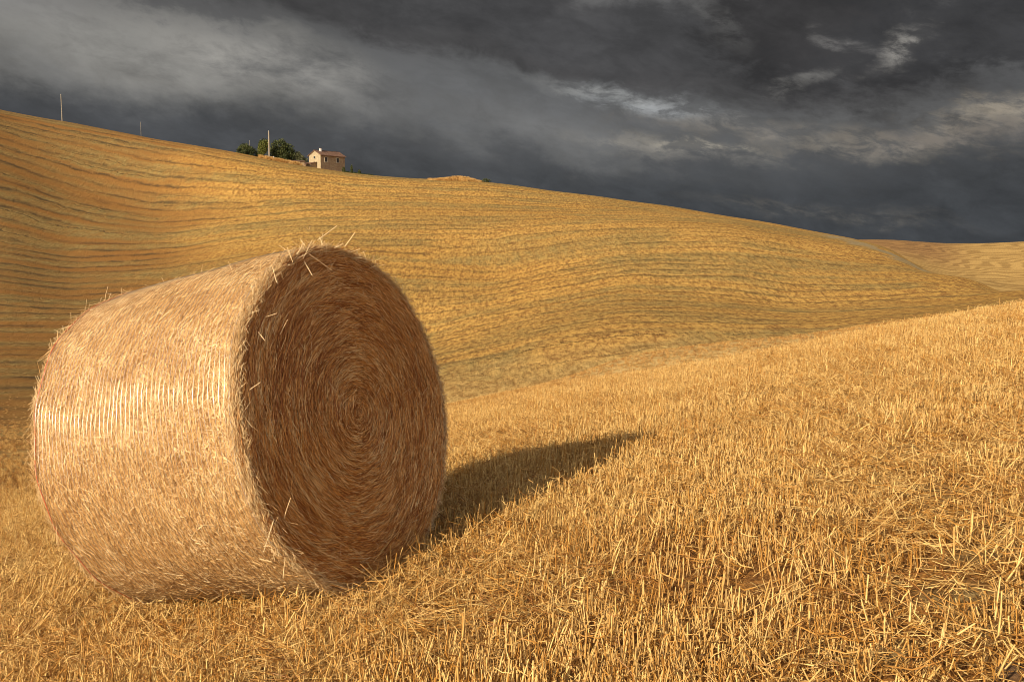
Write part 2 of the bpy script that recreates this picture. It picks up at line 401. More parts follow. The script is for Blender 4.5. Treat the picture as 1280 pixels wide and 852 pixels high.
    c = N.mix(N.math('MULTIPLY', N.math('MULTIPLY', N.ramp(rj, 108, 56), .85), N.math('SUBTRACT', 1, left_shade)), c, pale)
    c = N.mix(N.ramp(r, 10, 26), nc, c)
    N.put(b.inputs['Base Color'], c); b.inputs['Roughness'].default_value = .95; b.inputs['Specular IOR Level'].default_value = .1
    hf = N.math('MULTIPLY', N.ramp(r, 14, 60), N.math('SUBTRACT', N.math('ADD', N.math('MULTIPLY', grain, .6), N.math('MULTIPLY', grain2, .5)), N.math('MULTIPLY', line, .45)))
    bn = N.bump(hf, .55)
    bn = N.bump(N.math('MULTIPLY', N.ramp(r, 40, 12), N.math('ADD', n1, N.math('MULTIPLY', n3, .3))), .02, 1.0, bn)
    N.put(b.inputs['Normal'], bn)
    o = link('ground', me, m)
    tag(o, 'rolling harvested wheat field of golden stubble rising to far hills', 'ground', kind='structure')
build_ground()

# ------------------------------------------------------------------ straw material
def straw_mat(name, dark, midc, light, rough=.55, transl=.15, rnd=.25, redden=0):
    m, N, b = mat_new(name)
    t = N.attr('tone')
    inst = N.node('ShaderNodeObjectInfo').outputs['Random']
    t = N.math('ADD', t, N.math('MULTIPLY', N.math('SUBTRACT', inst, .5), rnd))
    cr = N.node('ShaderNodeValToRGB'); N.put(cr.inputs[0], t)
    e = cr.color_ramp.elements; e[0].position = .05; e[0].color = (*dark, 1); e[1].position = .95; e[1].color = (*light, 1)
    k = e.new(.5); k.color = (*midc, 1)
    p = N.node('ShaderNodeTexCoord').outputs['Object']
    c = N.mix(N.ramp(N.noise(p, 60, 3, .6), .3, .75, 0, .45), cr.outputs[0], dark)
    N.put(b.inputs['Base Color'], c); b.inputs['Roughness'].default_value = rough; b.inputs['Specular IOR Level'].default_value = .35
    if transl <= 0: return m
    tr = N.node('ShaderNodeBsdfTranslucent'); N.put(tr.inputs[0], c)
    mx = N.node('ShaderNodeMixShader'); mx.inputs[0].default_value = transl
    N.l.new(b.outputs[0], mx.inputs[1]); N.l.new(tr.outputs[0], mx.inputs[2]); N.l.new(mx.outputs[0], N.n['Material Output'].inputs[0])
    return m
M_STUB = straw_mat('stubble_straw', (.16, .056, .011), (.54, .268, .054), (.92, .64, .245), rough=.42, rnd=.55, transl=0)
M_BALE = straw_mat('bale_straw', (.29, .14, .048), (.68, .41, .155), (.95, .74, .42), rough=.5, rnd=0, transl=0)
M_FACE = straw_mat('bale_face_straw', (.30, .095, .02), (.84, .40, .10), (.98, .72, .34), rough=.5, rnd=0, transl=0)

# ------------------------------------------------------------------ straws as arrays
def stalks(base, dirv, length, width, tone, bend=None, nseg=2, sides=3):
    """tapered bent prisms. base (n,3) dirv (n,3) unit; bend (n,3) offset at tip"""
    n = len(base); t = np.linspace(0, 1, nseg+1)
    up = np.where(np.abs(dirv[:, 2:3]) > .9, np.array([[1., 0, 0]]), np.array([[0, 0, 1.]]))
    a = np.cross(dirv, up); a /= np.linalg.norm(a, axis=1, keepdims=True); b = np.cross(dirv, a)
    if bend is None: bend = np.zeros((n, 3))
    rot = rng.random(n)*6.28
    V = np.zeros((n, nseg+1, sides, 3))
    for j, tt in enumerate(t):
        c = base+dirv*(length*tt)[:, None]+bend*(tt*tt)
        w = width*(1-.25*tt)/2
        for k in range(sides):
            an = rot+k*2*math.pi/sides
            V[:, j, k] = c+a*(np.cos(an)*w)[:, None]+b*(np.sin(an)*w)[:, None]
    idx = np.arange(n)[:, None, None]*((nseg+1)*sides)
    j = np.arange(nseg)[None, :, None]*sides; k = np.arange(sides)[None, None, :]; k2 = (k+1) % sides
    F = np.stack(np.broadcast_arrays(idx+j+k, idx+j+k2, idx+j+sides+k2, idx+j+sides+k), -1).reshape(-1, 4)
    return V.reshape(-1, 3), F, np.repeat(tone, (nseg+1)*sides)
def ribbons(c, d, nrm, length, width, tone, sag=0.0, curl=0.0):
    """thin folded blades: centre c, direction d, surface normal nrm; two quads along, ridge in the middle"""
    n = len(c); s = np.cross(d, nrm); V = np.zeros((n, 3, 3, 3))
    for j, t in enumerate((-.5, 0, .5)):
        p = c+d*(length*t)[:, None] - nrm*((sag if np.ndim(sag) else np.full(n, sag))*(abs(t)*2)**2)[:, None] + s*((curl if np.ndim(curl) else np.full(n, curl))*(abs(t)*2)**2)[:, None]
        w = (width*(1-.35*abs(t)*2)/2)[:, None]
        V[:, j, 0] = p-s*w; V[:, j, 1] = p+nrm*(w*.55); V[:, j, 2] = p+s*w
    i = np.arange(n)[:, None, None]*9; j = np.arange(2)[None, :, None]*3; k = np.arange(2)[None, None, :]
    F = np.stack(np.broadcast_arrays(i+j+k, i+j+k+1, i+j+k+4, i+j+k+3), -1).reshape(-1, 4)
    return V.reshape(-1, 3), F, np.repeat(tone, 9)
def joinvf(parts):
    V, F, T, o = [], [], [], 0
    for v, f, t in parts: V.append(v); F.append(f+o); T.append(t); o += len(v)
    return np.vstack(V), np.vstack(F), np.concatenate(T)
def unit(v): return v/np.linalg.norm(v, axis=-1, keepdims=True)

# ------------------------------------------------------------------ instanced ground cover (one object, source clumps kept inside it)
def scatter(name, variants, pos, rot, scl, pick, mat, label, cat):
    parts, vid, o = [], [], 0
    Vs, Fs, Ts = [], [], []
    for k, (v, f, t) in enumerate(variants):
        Vs.append(v); Fs.append(f+o); Ts.append(t); vid.append(np.full(len(v), k)); o += len(v)
    n = len(pos); Vs.append(pos); Ts.append(np.zeros(n)); vid.append(np.full(n, 1000))
    tot = o+n
    A = lambda head, arr: np.concatenate([head, arr])
    me = np_mesh(name, np.vstack(Vs), np.vstack(Fs), {
        'tone': ('FLOAT', np.concatenate(Ts).astype(np.float32)), 'vid': ('INT', np.concatenate(vid).astype(np.int32)),
        'pick': ('INT', A(np.zeros(o), pick).astype(np.int32)),
        'rotv': ('FLOAT_VECTOR', A(np.zeros((o, 3)), rot).astype(np.float32)), 'sclv': ('FLOAT_VECTOR', A(np.ones((o, 3)), scl).astype(np.float32))})
    ob = link(name, me, mat)
    ng = bpy.data.node_groups.new(name+'_scatter', 'GeometryNodeTree')
    ng.interface.new_socket('Geometry', in_out='INPUT', socket_type='NodeSocketGeometry')
    ng.interface.new_socket('Geometry', in_out='OUTPUT', socket_type='NodeSocketGeometry')
    nd, lk = ng.nodes, ng.links
    gi = nd.new('NodeGroupInput'); go = nd.new('NodeGroupOutput')
    def named(nm, typ):
        q = nd.new('GeometryNodeInputNamedAttribute'); q.data_type = typ; q.inputs[0].default_value = nm; return q.outputs[0]
    vidn = named('vid', 'INT')
    def sepk(k):
        c = nd.new('FunctionNodeCompare'); c.data_type = 'INT'; c.operation = 'EQUAL'
        ins = [i for i in c.inputs if i.type == 'INT']; lk.new(vidn, ins[0]); ins[1].default_value = k
        s = nd.new('GeometryNodeSeparateGeometry'); s.domain = 'POINT'; lk.new(gi.outputs[0], s.inputs[0]); lk.new(c.outputs[0], s.inputs[1]); return s.outputs[0]
    g2i = nd.new('GeometryNodeGeometryToInstance')
    for k in range(len(variants)): lk.new(sepk(k), g2i.inputs[0])
    m2p = nd.new('GeometryNodeMeshToPoints'); lk.new(sepk(1000), m2p.inputs[0])
    iop = nd.new('GeometryNodeInstanceOnPoints'); lk.new(m2p.outputs[0], iop.inputs['Points']); lk.new(g2i.outputs[0], iop.inputs['Instance'])
    iop.inputs['Pick Instance'].default_value = True; lk.new(named('pick', 'INT'), iop.inputs['Instance Index'])
    er = nd.new('FunctionNodeEulerToRotation'); lk.new(named('rotv', 'FLOAT_VECTOR'), er.inputs[0]); lk.new(er.outputs[0], iop.inputs['Rotation'])
    lk.new(named('sclv', 'FLOAT_VECTOR'), iop.inputs['Scale'])
    lk.new(iop.outputs[0], go.inputs[0])
    md = ob.modifiers.new('scatter', 'NODES'); md.node_group = ng
    return tag(ob, label, cat, kind='stuff')

def tuft(ns, h, spread, w, lean, leafy, tlo=.2):
    base = np.zeros((ns, 3)); base[:, :2] = rng.normal(0, spread, (ns, 2)); base[:, 2] = -.02
    d = np.zeros((ns, 3)); d[:, 2] = 1; d[:, :2] = rng.normal(0, lean, (ns, 2)); d = unit(d)
    L = h*rng.uniform(.65, 1.12, ns)+.02
    bend = np.concatenate([rng.normal(0, .006, (ns, 2)), np.zeros((ns, 1))], 1)
    parts = [stalks(base, d, L, w*rng.uniform(.7, 1.25, ns), rng.uniform(tlo, .98, ns), bend)]
    nl = leafy
    if nl:
        c = np.zeros((nl, 3)); c[:, :2] = rng.normal(0, spread*1.8, (nl, 2)); c[:, 2] = rng.uniform(.005, h*.55, nl)
        d = unit(np.stack([rng.normal(0, 1, nl), rng.normal(0, 1, nl), rng.normal(0, .55, nl)], 1))
        up = unit(np.cross(d, rng.normal(0, 1, (nl, 3))))
        parts.append(ribbons(c, d, up, rng.uniform(.03, .09, nl), rng.uniform(.0025, .005, nl), rng.uniform(.05+tlo*.5, .6+tlo*.5, nl), rng.uniform(-.01, .02, nl), rng.uniform(-.01, .01, nl)))
    return joinvf(parts)

def normals(x, y):
    e = .25; zx = (ground(x+e, y)-ground(x-e, y))/(2*e); zy = (ground(x, y+e)-ground(x, y-e))/(2*e)
    return zx, zy

ROW_DIR = R(32)      # direction the seed drill ran, right of straight ahead
BALE_W, BALE_R = 1.20, .78
BC = np.array([-.713, 4.342, -.788]); BA = np.array([math.cos(-.445)*math.cos(.204), math.sin(-.445)*math.cos(.204), math.sin(.204)])
def under_bale(P, z):
    q = np.concatenate([P, z[:, None]+.05], 1)-BC; s = q@BA; rad = np.linalg.norm(q-s[:, None]*BA, axis=1)
    return (s < .03) & (s > -BALE_W-.03) & (rad < BALE_R-.0)

def in_view(P, pad):
    th = np.degrees(np.arctan2(P[:, 0], P[:, 1])); return np.abs(th) < pad

def build_stubble():
    V = [tuft(13, .096, .018, .0026, .09, 11), tuft(10, .106, .020, .0028, .11, 10), tuft(16, .086, .020, .0024, .12, 13), tuft(8, .112, .016, .0030, .08, 8),
         tuft(11, .078, .024, .0027, .28, 14), tuft(14, .092, .026, .0026, .16, 12), tuft(7, .068, .036, .0027, .55, 16), tuft(11, .102, .017, .0028, .08, 9)]
    # far clumps: wider, fewer, thicker blades of many plants
    V += [tuft(40, .080, .11, .0056, .15, 24, .55), tuft(40, .075, .12, .0060, .2, 26, .6), tuft(36, .088, .13, .0062, .17, 20, .5)]
    c, s = math.cos(ROW_DIR), math.sin(ROW_DIR)
    pts, pick, scl = [], [], []
    # near: plants on drill rows
    Rn = 17.0; sp = .16
    u = np.arange(-Rn, Rn, sp)                    # across rows
    for uu in u:
        v = np.arange(-12, Rn, .037)+rng.uniform(0, .05); v = v+rng.normal(0, .02, len(v)); w = uu+rng.normal(0, .009, len(v))+.03*np.sin(v*.8+uu)
        x = c*w+s*v; y = -s*w+c*v
        pts.append(np.stack([x, y], 1))
    P = np.vstack(pts); r = np.hypot(P[:, 0], P[:, 1])
    keep = (P[:, 1] > .5) & (r > 1.3) & in_view(P, 40) & (r < Rn)
    P = P[keep]; r = r[keep]
    dens = np.clip(1.25-.035*r, .45, 1)*np.clip(.92+1.1*vnoise(P[:, 0]*.9, P[:, 1]*.9, 5)+.9*vnoise(P[:, 0]*2.6, P[:, 1]*2.6, 6), .25, 1)
    tr = np.clip(1.2-dist_poly(P, TRACK)/.30, 0, 1); tr2 = np.clip(1.2-dist_poly(P, TRACK2)/.22, 0, 1); cw = clay_w(P)
    dens = dens*(1-.5*tr)*(1-.6*tr2)*(1-.90*np.clip(cw*1.1, 0, 1))
    k = rng.random(len(P)) < dens; P = P[k]; r = r[k]; tr = tr[k]
    z = ground(P[:, 0], P[:, 1]); ub = under_bale(P, z); P, r, z, tr = P[~ub], r[~ub], z[~ub], tr[~ub]
    n = len(P)
    pk = rng.integers(0, 8, n)
    hs = .90*np.clip(1+.6*vnoise(P[:, 0]*1.3, P[:, 1]*1.3, 8), .65, 1.2)*rng.uniform(.8, 1.15, n)*(1-.35*tr)
    sc = np.stack([np.ones(n), np.ones(n), hs], 1)*rng.uniform(.9, 1.1, (n, 1))
    zx, zy = normals(P[:, 0], P[:, 1])
    rot = np.stack([rng.normal(.0, .07, n)+.3*zy, rng.normal(0, .07, n)-.3*zx, rng.uniform(0, 6.28, n)], 1)
    rot[:, :2] += rng.normal(0, .25, (n, 2))*tr[:, None]
    rot[:, 1] += .38*np.clip((-P[:, 0]-.9)/1.2, 0, 1)*np.clip(1.3-r/14, 0, 1)*rng.uniform(.4, 1.4, n)
    pos = np.stack([P[:, 0], P[:, 1], z], 1)
    # far: clumps thinning out to 95 m
    m = 60000
    rr = np.exp(rng.uniform(math.log(13), math.log(110), m)); th = np.radians(rng.uniform(-38, 38, m))
    Q = np.stack([rr*np.sin(th), rr*np.cos(th)], 1)
    k = (rr > 15+rng.uniform(-2, 2, m)) & (rng.random(m) < np.clip((95-rr)/45, 0, 1)) & (rng.random(m) < np.clip(1.05+1.6*vnoise(Q[:, 0]*.25, Q[:, 1]*.25, 4), .3, 1)); Q = Q[k]; rr = rr[k]
    zf = ground(Q[:, 0], Q[:, 1]); nf = len(Q)
    g = np.clip(rr/30, .9, 1.8)
    scf = np.stack([g*1.1, g*1.1, rng.uniform(.75, 1.15, nf)*np.clip(1.05-.003*rr, .6, 1)], 1)
    rotf = np.stack([rng.normal(0, .05, nf), rng.normal(0, .05, nf), rng.uniform(0, 6.28, nf)], 1)
    scatter('stubble', V, np.vstack([pos, np.stack([Q[:, 0], Q[:, 1], zf], 1)]), np.vstack([rot, rotf]), np.vstack([sc, scf]),
            np.concatenate([pk, rng.integers(8, 11, nf)]), M_STUB, 'cut golden wheat stubble standing in rows over the near slope', 'stubble')
build_stubble()

def litter_clump(n, spread, lmin, lmax, w, zmax, flat, cx=.3):
    c = np.stack([rng.normal(0, spread, n), rng.normal(0, spread, n), rng.uniform(.004, zmax, n)], 1)
    d = unit(np.stack([rng.normal(0, 1, n), rng.normal(0, 1, n), rng.normal(0, flat, n)], 1))
    L = rng.uniform(lmin, lmax, n)
    k = n//2
    a = stalks(c[:k]-d[:k]*L[:k, None]/2, d[:k], L[:k], w*rng.uniform(.7, 1.2, k), rng.uniform(.3, 1.0, k), rng.normal(0, .008, (k, 3)))
    up = unit(np.cross(d[k:], np.cross(np.array([[0, 0, 1.]]), d[k:])+rng.normal(0, .3, (n-k, 3))))
    b = ribbons(c[k:], d[k:], up, L[k:]*.8, w*rng.uniform(.8, 1.3, n-k), rng.uniform(.1, .9, n-k), rng.uniform(-.01, .015, n-k), rng.uniform(-.02, .02, n-k))
    return joinvf([a, b])
def build_litter():
    V = [litter_clump(26, .07, .03, .10, .0027, .03, .22), litter_clump(22, .09, .04, .13, .0029, .05, .30), litter_clump(36, .06, .02, .06, .0026, .03, .40),
         litter_clump(18, .10, .06, .18, .0030, .04, .18), litter_clump(3, .08, .14, .30, .0034, .09, .16)]
    m = 38000
    rr = 1.3*np.exp(rng.uniform(0, math.log(20/1.3), m)); rr = np.sqrt(rng.uniform(1.3**2, 15**2, m))*.6+rr*.4
    th = np.radians(rng.uniform(-38, 38, m)); P = np.stack([rr*np.sin(th), rr*np.cos(th)], 1)
    tr = np.clip(1.3-dist_poly(P, TRACK)/.55, 0, 1); tr2 = np.clip(1.3-dist_poly(P, TRACK2)/.35, 0, 1)
    cw = clay_w(P)
    w = np.clip(.55+1.4*vnoise(P[:, 0]*1.1, P[:, 1]*1.1, 12), .15, 1)+.5*tr+.6*tr2+.4*np.clip((.2-P[:, 0])/.8, 0, 1)-.22*np.clip((P[:, 0]-.1)/.4, 0, 1)
    axd = np.array([BC[0]-BA[0]*.6, BC[1]-BA[1]*.6]); w = w+1.2*np.clip(1.25-np.hypot(P[:, 0]-axd[0], P[:, 1]-axd[1]), 0, .5)
    w = w*(1-.72*np.clip(cw*1.1, 0, 1))
    k = rng.random(m) < w; P = P[k]; rr = rr[k]
    z = ground(P[:, 0], P[:, 1]); ub = under_bale(P, z); P, z, rr = P[~ub], z[~ub], rr[~ub]
    n = len(P); zx, zy = normals(P[:, 0], P[:, 1])
    rot = np.stack([np.arctan(zy), -np.arctan(zx), rng.uniform(0, 6.28, n)], 1)
    # tilt is applied after the spin, so spin first by folding it into variants: keep small tilt only
    sc = np.ones((n, 3))*rng.uniform(.8, 1.2, (n, 1))
    scatter('loose_straw', V, np.stack([P[:, 0], P[:, 1], z+.004], 1), rot, sc, rng.choice(5, n, p=[.3, .25, .25, .15, .05]), M_STUB,
            'loose chopped straw and chaff lying between the stubble', 'straw')
build_litter()

# ------------------------------------------------------------------ the round bale
def build_bale():
    a = BA; b = np.cross([0, 0, 1.], a); b /= np.linalg.norm(b); c = np.cross(a, b)
    mid = BC-a*BALE_W/2; base = mid-c*BALE_R
    root = empty('round_straw_bale')
    root.matrix_world = Matrix([[a[0], b[0], c[0], base[0]], [a[1], b[1], c[1], base[1]], [a[2], b[2], c[2], base[2]], [0, 0, 0, 1]])
    tag(root, 'large round straw bale on its side in the stubble, dark spiral end facing right', 'straw bale')
    H = BALE_W/2; RR = BALE_R
    def rad(w, ph):      # radius profile: rounded shoulders, slight lumpiness, flattened where it rests
        e = np.clip((np.abs(w)-(H-.04))/.04, 0, 1)
        r = RR-.016*e**2.2 + .012*(1-(w/H)**2)
        r = r + .006*np.sin(ph*3+1.0)+.004*np.sin(ph*7+w*4)+.003*np.sin(ph*17-w*9)
        down = np.clip(-np.sin(ph)-.93, 0, 1)/.07
        return r-.02*down
    def P(w, ph, dr=0.0):
        r = rad(w, ph)+dr
        return np.stack([w, r*np.cos(ph), RR+r*np.sin(ph)], -1)
    # packed core: barrel
    nW, nP = 70, 360
    w = np.linspace(-H, H, nW); ph = np.linspace(0, 2*np.pi, nP, endpoint=False)
    Wg, Pg = np.meshgrid(w, ph, indexing='ij')
    V = P(Wg.ravel(), Pg.ravel(), -.008)
    i = np.arange(nW-1)[:, None]; j = np.arange(nP)[None, :]; j2 = (j+1) % nP
    F = np.stack(np.broadcast_arrays(i*nP+j, (i+1)*nP+j, (i+1)*nP+j2, i*nP+j2), -1).reshape(-1, 4)
    m, N, bs = mat_new('packed_straw'); p = N.node('ShaderNodeTexCoord').outputs['Object']
    x_, y_, z_ = N.sep(p); zc = N.math('SUBTRACT', z_, RR)
    an = N.math('ARCTAN2', zc, y_); rr = N.vmath('LENGTH', N.xyz(y_, zc, 0), out=1)
    f = N.noise(N.xyz(N.math('MULTIPLY', x_, 140), N.math('MULTIPLY', N.math('COSINE', an), 45), N.math('MULTIPLY', N.math('SINE', an), 45)), 1, 4, .6)
    N.put(bs.inputs['Base Color'], N.mix(N.ramp(f, .35, .65), (.30, .15, .05), (.66, .42, .16))); bs.inputs['Roughness'].default_value = .8
    N.put(bs.inputs['Normal'], N.bump(f, .006))
    barrel = link('barrel', np_mesh('barrel', V, F, smooth=True), m, root)
    # end disks (packed, dished with rings)
    def disk(sgn, name):
        nR = 60; rs = np.linspace(0.004, 1, nR); Rg, Pg = np.meshgrid(rs, ph, indexing='ij')
        edge = rad(np.full(nP, H), ph)-.008
        q = Rg*edge[None, :]
        d = -.012+.002*np.sin(Rg*38)+.010*(1-Rg)**.5
        V = np.stack([sgn*(H+d-.012*(Rg > .97)), q*np.cos(Pg), RR+q*np.sin(Pg)], -1).reshape(-1, 3)
        i = np.arange(nR-1)[:, None]
        F = np.stack(np.broadcast_arrays(i*nP+j, (i+1)*nP+j, (i+1)*nP+j2, i*nP+j2), -1).reshape(-1, 4)
        if sgn < 0: F = F[:, ::-1]
        m, N, bs = mat_new(name+'_packed'); p = N.node('ShaderNodeTexCoord').outputs['Object']
        x_, y_, z_ = N.sep(p); zc = N.math('SUBTRACT', z_, RR); an = N.math('ARCTAN2', zc, y_); rr = N.vmath('LENGTH', N.xyz(y_, zc, 0), out=1)
        f = N.noise(N.xyz(N.math('MULTIPLY', rr, 120), N.math('MULTIPLY', an, 9), 0), 1, 4, .6)
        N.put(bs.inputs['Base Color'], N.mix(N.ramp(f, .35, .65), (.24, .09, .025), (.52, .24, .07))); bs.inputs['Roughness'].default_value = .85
        N.put(bs.inputs['Normal'], N.bump(f, .006))
        return link('end_face', np_mesh(name, V, F, smooth=True), m, root)
    front = disk(1, 'end_face'); back = disk(-1, 'end_face_far')
    # straws of the visible end: spiral, tangential
    n = 75000
    r = np.sqrt(rng.uniform(.0, 1, n))*(RR-.006); t = rng.uniform(0, 2*np.pi, n)
    L = np.clip(rng.lognormal(math.log(.068), .45, n), .02, .20)*np.clip(.5+r/RR*1.0, .45, 1.2)
    L = np.minimum(L, .9*r+.03)
    clump = vnoise(r*46+np.cos(t)*4, t*3.5, 21)
    ang = t+np.pi/2+rng.normal(0, .20, n)+.45*np.clip(.16-r, 0, .2)*rng.normal(0, 8, n)+.25*vnoise(r*9, t*2.5, 22)+.07
    d = np.stack([rng.normal(0, .07, n), np.cos(ang), np.sin(ang)], 1); d = unit(d)
    rc = np.minimum(np.sqrt(np.maximum(r*r-(L*L/14), 0)), RR-.012)
    ctr = np.stack([H-.012+.010*(1-r/RR)**.5+.002*np.sin(r/RR*38)+rng.uniform(-.004, .016, n)+.012*clump, rc*np.cos(t), RR+rc*np.sin(t)], 1)
    nrm = unit(np.cross(np.cross(d, np.array([[1., 0, 0]])), d)+rng.normal(0, .35, (n, 3)))
    nrm = unit(nrm-d*(nrm*d).sum(1, keepdims=True))
    tone = np.clip(.40+.30*vnoise(r*9, t*1.2, 23)+.4*vnoise(r*40, t*6, 24)+rng.normal(0, .34, n), 0, 1)
    # chord bends inwards so the blade follows the ring
    side = np.cross(d, nrm); rad_in = -np.stack([np.zeros(n), np.cos(t), np.sin(t)], 1)
    curl = (side*rad_in).sum(1)*L*L/(8*np.maximum(r, .06))
    v1 = ribbons(ctr, d, nrm, L, rng.uniform(.0016, .0036, n), tone, rng.normal(0, .004, n), curl)
    V, F, T = v1
    link('spiral_straw', np_mesh('spiral_straw', V, F, {'tone': ('FLOAT', T.astype(np.float32))}), M_FACE, front)['kind'] = 'stuff'
    # straws on the barrel beneath the net
    n = 105000
    w = rng.uniform(-H, H, n); k = rng.random(n) < .10; w[k] = rng.uniform(H-.07, H, k.sum()); t = rng.uniform(0, 2*np.pi, n)
    keep = np.sin(t) > -1.1; w, t = w[keep], t[keep]; n = len(w)
    L = np.clip(rng.lognormal(math.log(.020), .60, n), .007, .10)
    aa = rng.normal(0, 1.05, n)+.6*vnoise(w*14, t*11, 31)+.10
    tang = np.stack([np.zeros(n), -np.sin(t), np.cos(t)], 1); ax = np.array([[1., 0, 0]]); nr = np.stack([np.zeros(n), np.cos(t), np.sin(t)], 1)
    d = unit(tang*np.cos(aa)[:, None]+ax*np.sin(aa)[:, None]+nr*rng.normal(0, .08, n)[:, None])
    nn = unit(nr+rng.normal(0, .36, (n, 3))); nn = unit(nn-d*(nn*d).sum(1, keepdims=True))
    ctr = P(w, t, 0)+nr*rng.uniform(-.008, .0015, n)[:, None]
    tone = np.clip(.52+.35*vnoise(w*14, t*10, 32)+.20*vnoise(w*5, t*3, 33)+rng.normal(0, .28, n), 0, 1)
    V, F, T = ribbons(ctr, d, nn, L, rng.uniform(.0018, .0040, n), tone, L*L/(8*RR)*np.cos(aa)**2, rng.normal(0, .002, n))
    link('surface_straw', np_mesh('surface_straw', V, F, {'tone': ('FLOAT', T.astype(np.float32))}), M_BALE, barrel)['kind'] = 'stuff'
    # shaggy fringe at both rims + stray straws
    def fringe(n, sgn, out, spread, lo, hi, tsel=None):
        t = rng.uniform(0, 2*np.pi, n) if tsel is None else tsel
        w = sgn*(H-.006-np.abs(rng.normal(0, spread, n))*1.2+rng.uniform(0, .014, n)); nr = np.stack([np.zeros(n), np.cos(t), np.sin(t)], 1); tang = np.stack([np.zeros(n), -np.sin(t), np.cos(t)], 1)
        L = rng.uniform(lo, hi, n)
        d = unit(tang*(rng.choice([-1, 1], n)*rng.uniform(.5, 1.3, n))[:, None]+nr*rng.normal(out*.35, .22, n)[:, None]+ax*(sgn*rng.normal(.05, .30, n))[:, None])
        base = P(w, t, 0)+nr*rng.uniform(-.014, .010, n)[:, None]
        bend = rng.normal(0, .10, (n, 3))*L[:, None]
        return stalks(base, d, L, rng.uniform(.0014, .0030, n), np.clip(rng.normal(.74, .20, n), 0, 1), bend)
    pf = [fringe(9000, 1, .25, .012, .02, .065), fringe(3200, 1, .30, .018, .02, .05), fringe(500, 1, 1.3, .016, .03, .08), fringe(3000, -1, .4, .012, .02, .06), fringe(260, -1, 1.3, .02, .03, .10)]
    V, F, T = joinvf(pf)
    link('rim_straw', np_mesh('rim_straw', V, F, {'tone': ('FLOAT', T.astype(np.float32))}), M_BALE, root)['kind'] = 'stuff'
    # stray straws poking out of the barrel
    n = 1300; t = rng.uniform(0, 2*np.pi, n); w = rng.uniform(-H, H, n); nr = np.stack([np.zeros(n), np.cos(t), np.sin(t)], 1); tang = np.stack([np.zeros(n), -np.sin(t), np.cos(t)], 1)
    d = unit(tang*rng.normal(0, 1, n)[:, None]+ax*rng.normal(0, .7, n)[:, None]+nr*np.abs(rng.normal(0, .12, n))[:, None])
    st = stalks(P(w, t, .001), d, rng.uniform(.02, .075, n), rng.uniform(.0018, .0034, n), rng.uniform(.6, 1.1, n), rng.normal(0, .004, (n, 3)))
    # and some loose ones sticking out of the end face
    n = 700; r = np.sqrt(rng.random(n))*RR*.98; t = rng.uniform(0, 2*np.pi, n)
    an = t+np.pi/2+rng.normal(0, .7, n); d = unit(np.stack([np.abs(rng.normal(0, .35, n)), np.cos(an), np.sin(an)], 1))
    st2 = stalks(np.stack([np.full(n, H), r*np.cos(t), RR+r*np.sin(t)], 1), d, rng.uniform(.02, .08, n), rng.uniform(.0018, .0030, n), rng.uniform(.4, 1, n), rng.normal(0, .008, (n, 3)))
    V, F, T = joinvf([st, st2])
    link('stray_straw', np_mesh('stray_straw', V, F, {'tone': ('FLOAT', T.astype(np.float32))}), M_BALE, root)['kind'] = 'stuff'
    # the long pale straws that stand out on the upper rim: built between two points near the rim, seen at these picture places
    Mi = np.linalg.inv(np.array(root.matrix_world))
    def pt(px, py, off):
        tx, e = ray(px, py); dv = np.array([tx, 1, e]); k = ((BC+a*off)@a)/(dv@a); q = dv*k
        return (Mi@np.append(q, 1))[:3]
    hero = [((379, 323), (391, 299)), ((397, 300), (421, 283)), ((402, 308), (403, 290)), ((431, 308), (444, 291)), ((386, 317), (414, 337)), ((380, 326), (391, 345)),
            ((359, 309), (366, 327)), ((376, 300), (382, 308)), ((341, 334), (345, 354)), ((386, 289), (387, 284)), ((461, 336), (470, 331)), ((466, 329), (467, 319)),
            ((312, 487), (325, 478)), ((323, 415), (331, 425)), ((332, 396), (345, 392)), ((350, 418), (359, 400)), ((402, 410), (408, 406)), ((418, 310), (429, 305)), ((436, 316), (449, 311)),
            ((355, 648), (362, 622)), ((354, 722), (356, 697)), ((342, 650), (330, 690)), ((371, 318), (380, 306)), ((399, 296), (404, 306)), ((385, 288), (381, 284)), ((313, 356), (308, 354))]
    A = np.array([pt(*p, .015) for p, q in hero]); B = np.array([pt(*q, .05) for p, q in hero]); L = np.linalg.norm(B-A, axis=1)
    for k in range(len(A)):
        V, F, T = stalks(A[k:k+1], unit(B-A)[k:k+1], L[k:k+1], np.array([.0042]), rng.uniform(.8, 1, 1), rng.normal(0, .003, (1, 3)), 2, 4)
        link('long_straw', np_mesh('long_straw', V, F, {'tone': ('FLOAT', T.astype(np.float32))}), M_BALE, root)
    # net wrap: thin running threads and the zigzag that ties them
    mN, N, bs = mat_new('net_thread'); bs.inputs['Base Color'].default_value = (.80, .76, .68, 1); bs.inputs['Roughness'].default_value = .28
    bs.inputs['Specular IOR Level'].default_value = 1.0
    tn = N.node('ShaderNodeBsdfTransparent'); mx = N.node('ShaderNodeMixShader'); mx.inputs[0].default_value = .33
    gl = N.node('ShaderNodeBsdfGlossy'); gl.inputs['Color'].default_value = (.95, .92, .85, 1); gl.inputs['Roughness'].default_value = .30
    N.l.new(tn.outputs[0], mx.inputs[1]); N.l.new(gl.outputs[0], mx.inputs[2]); N.l.new(mx.outputs[0], N.n['Material Output'].inputs[0])
    parts = []
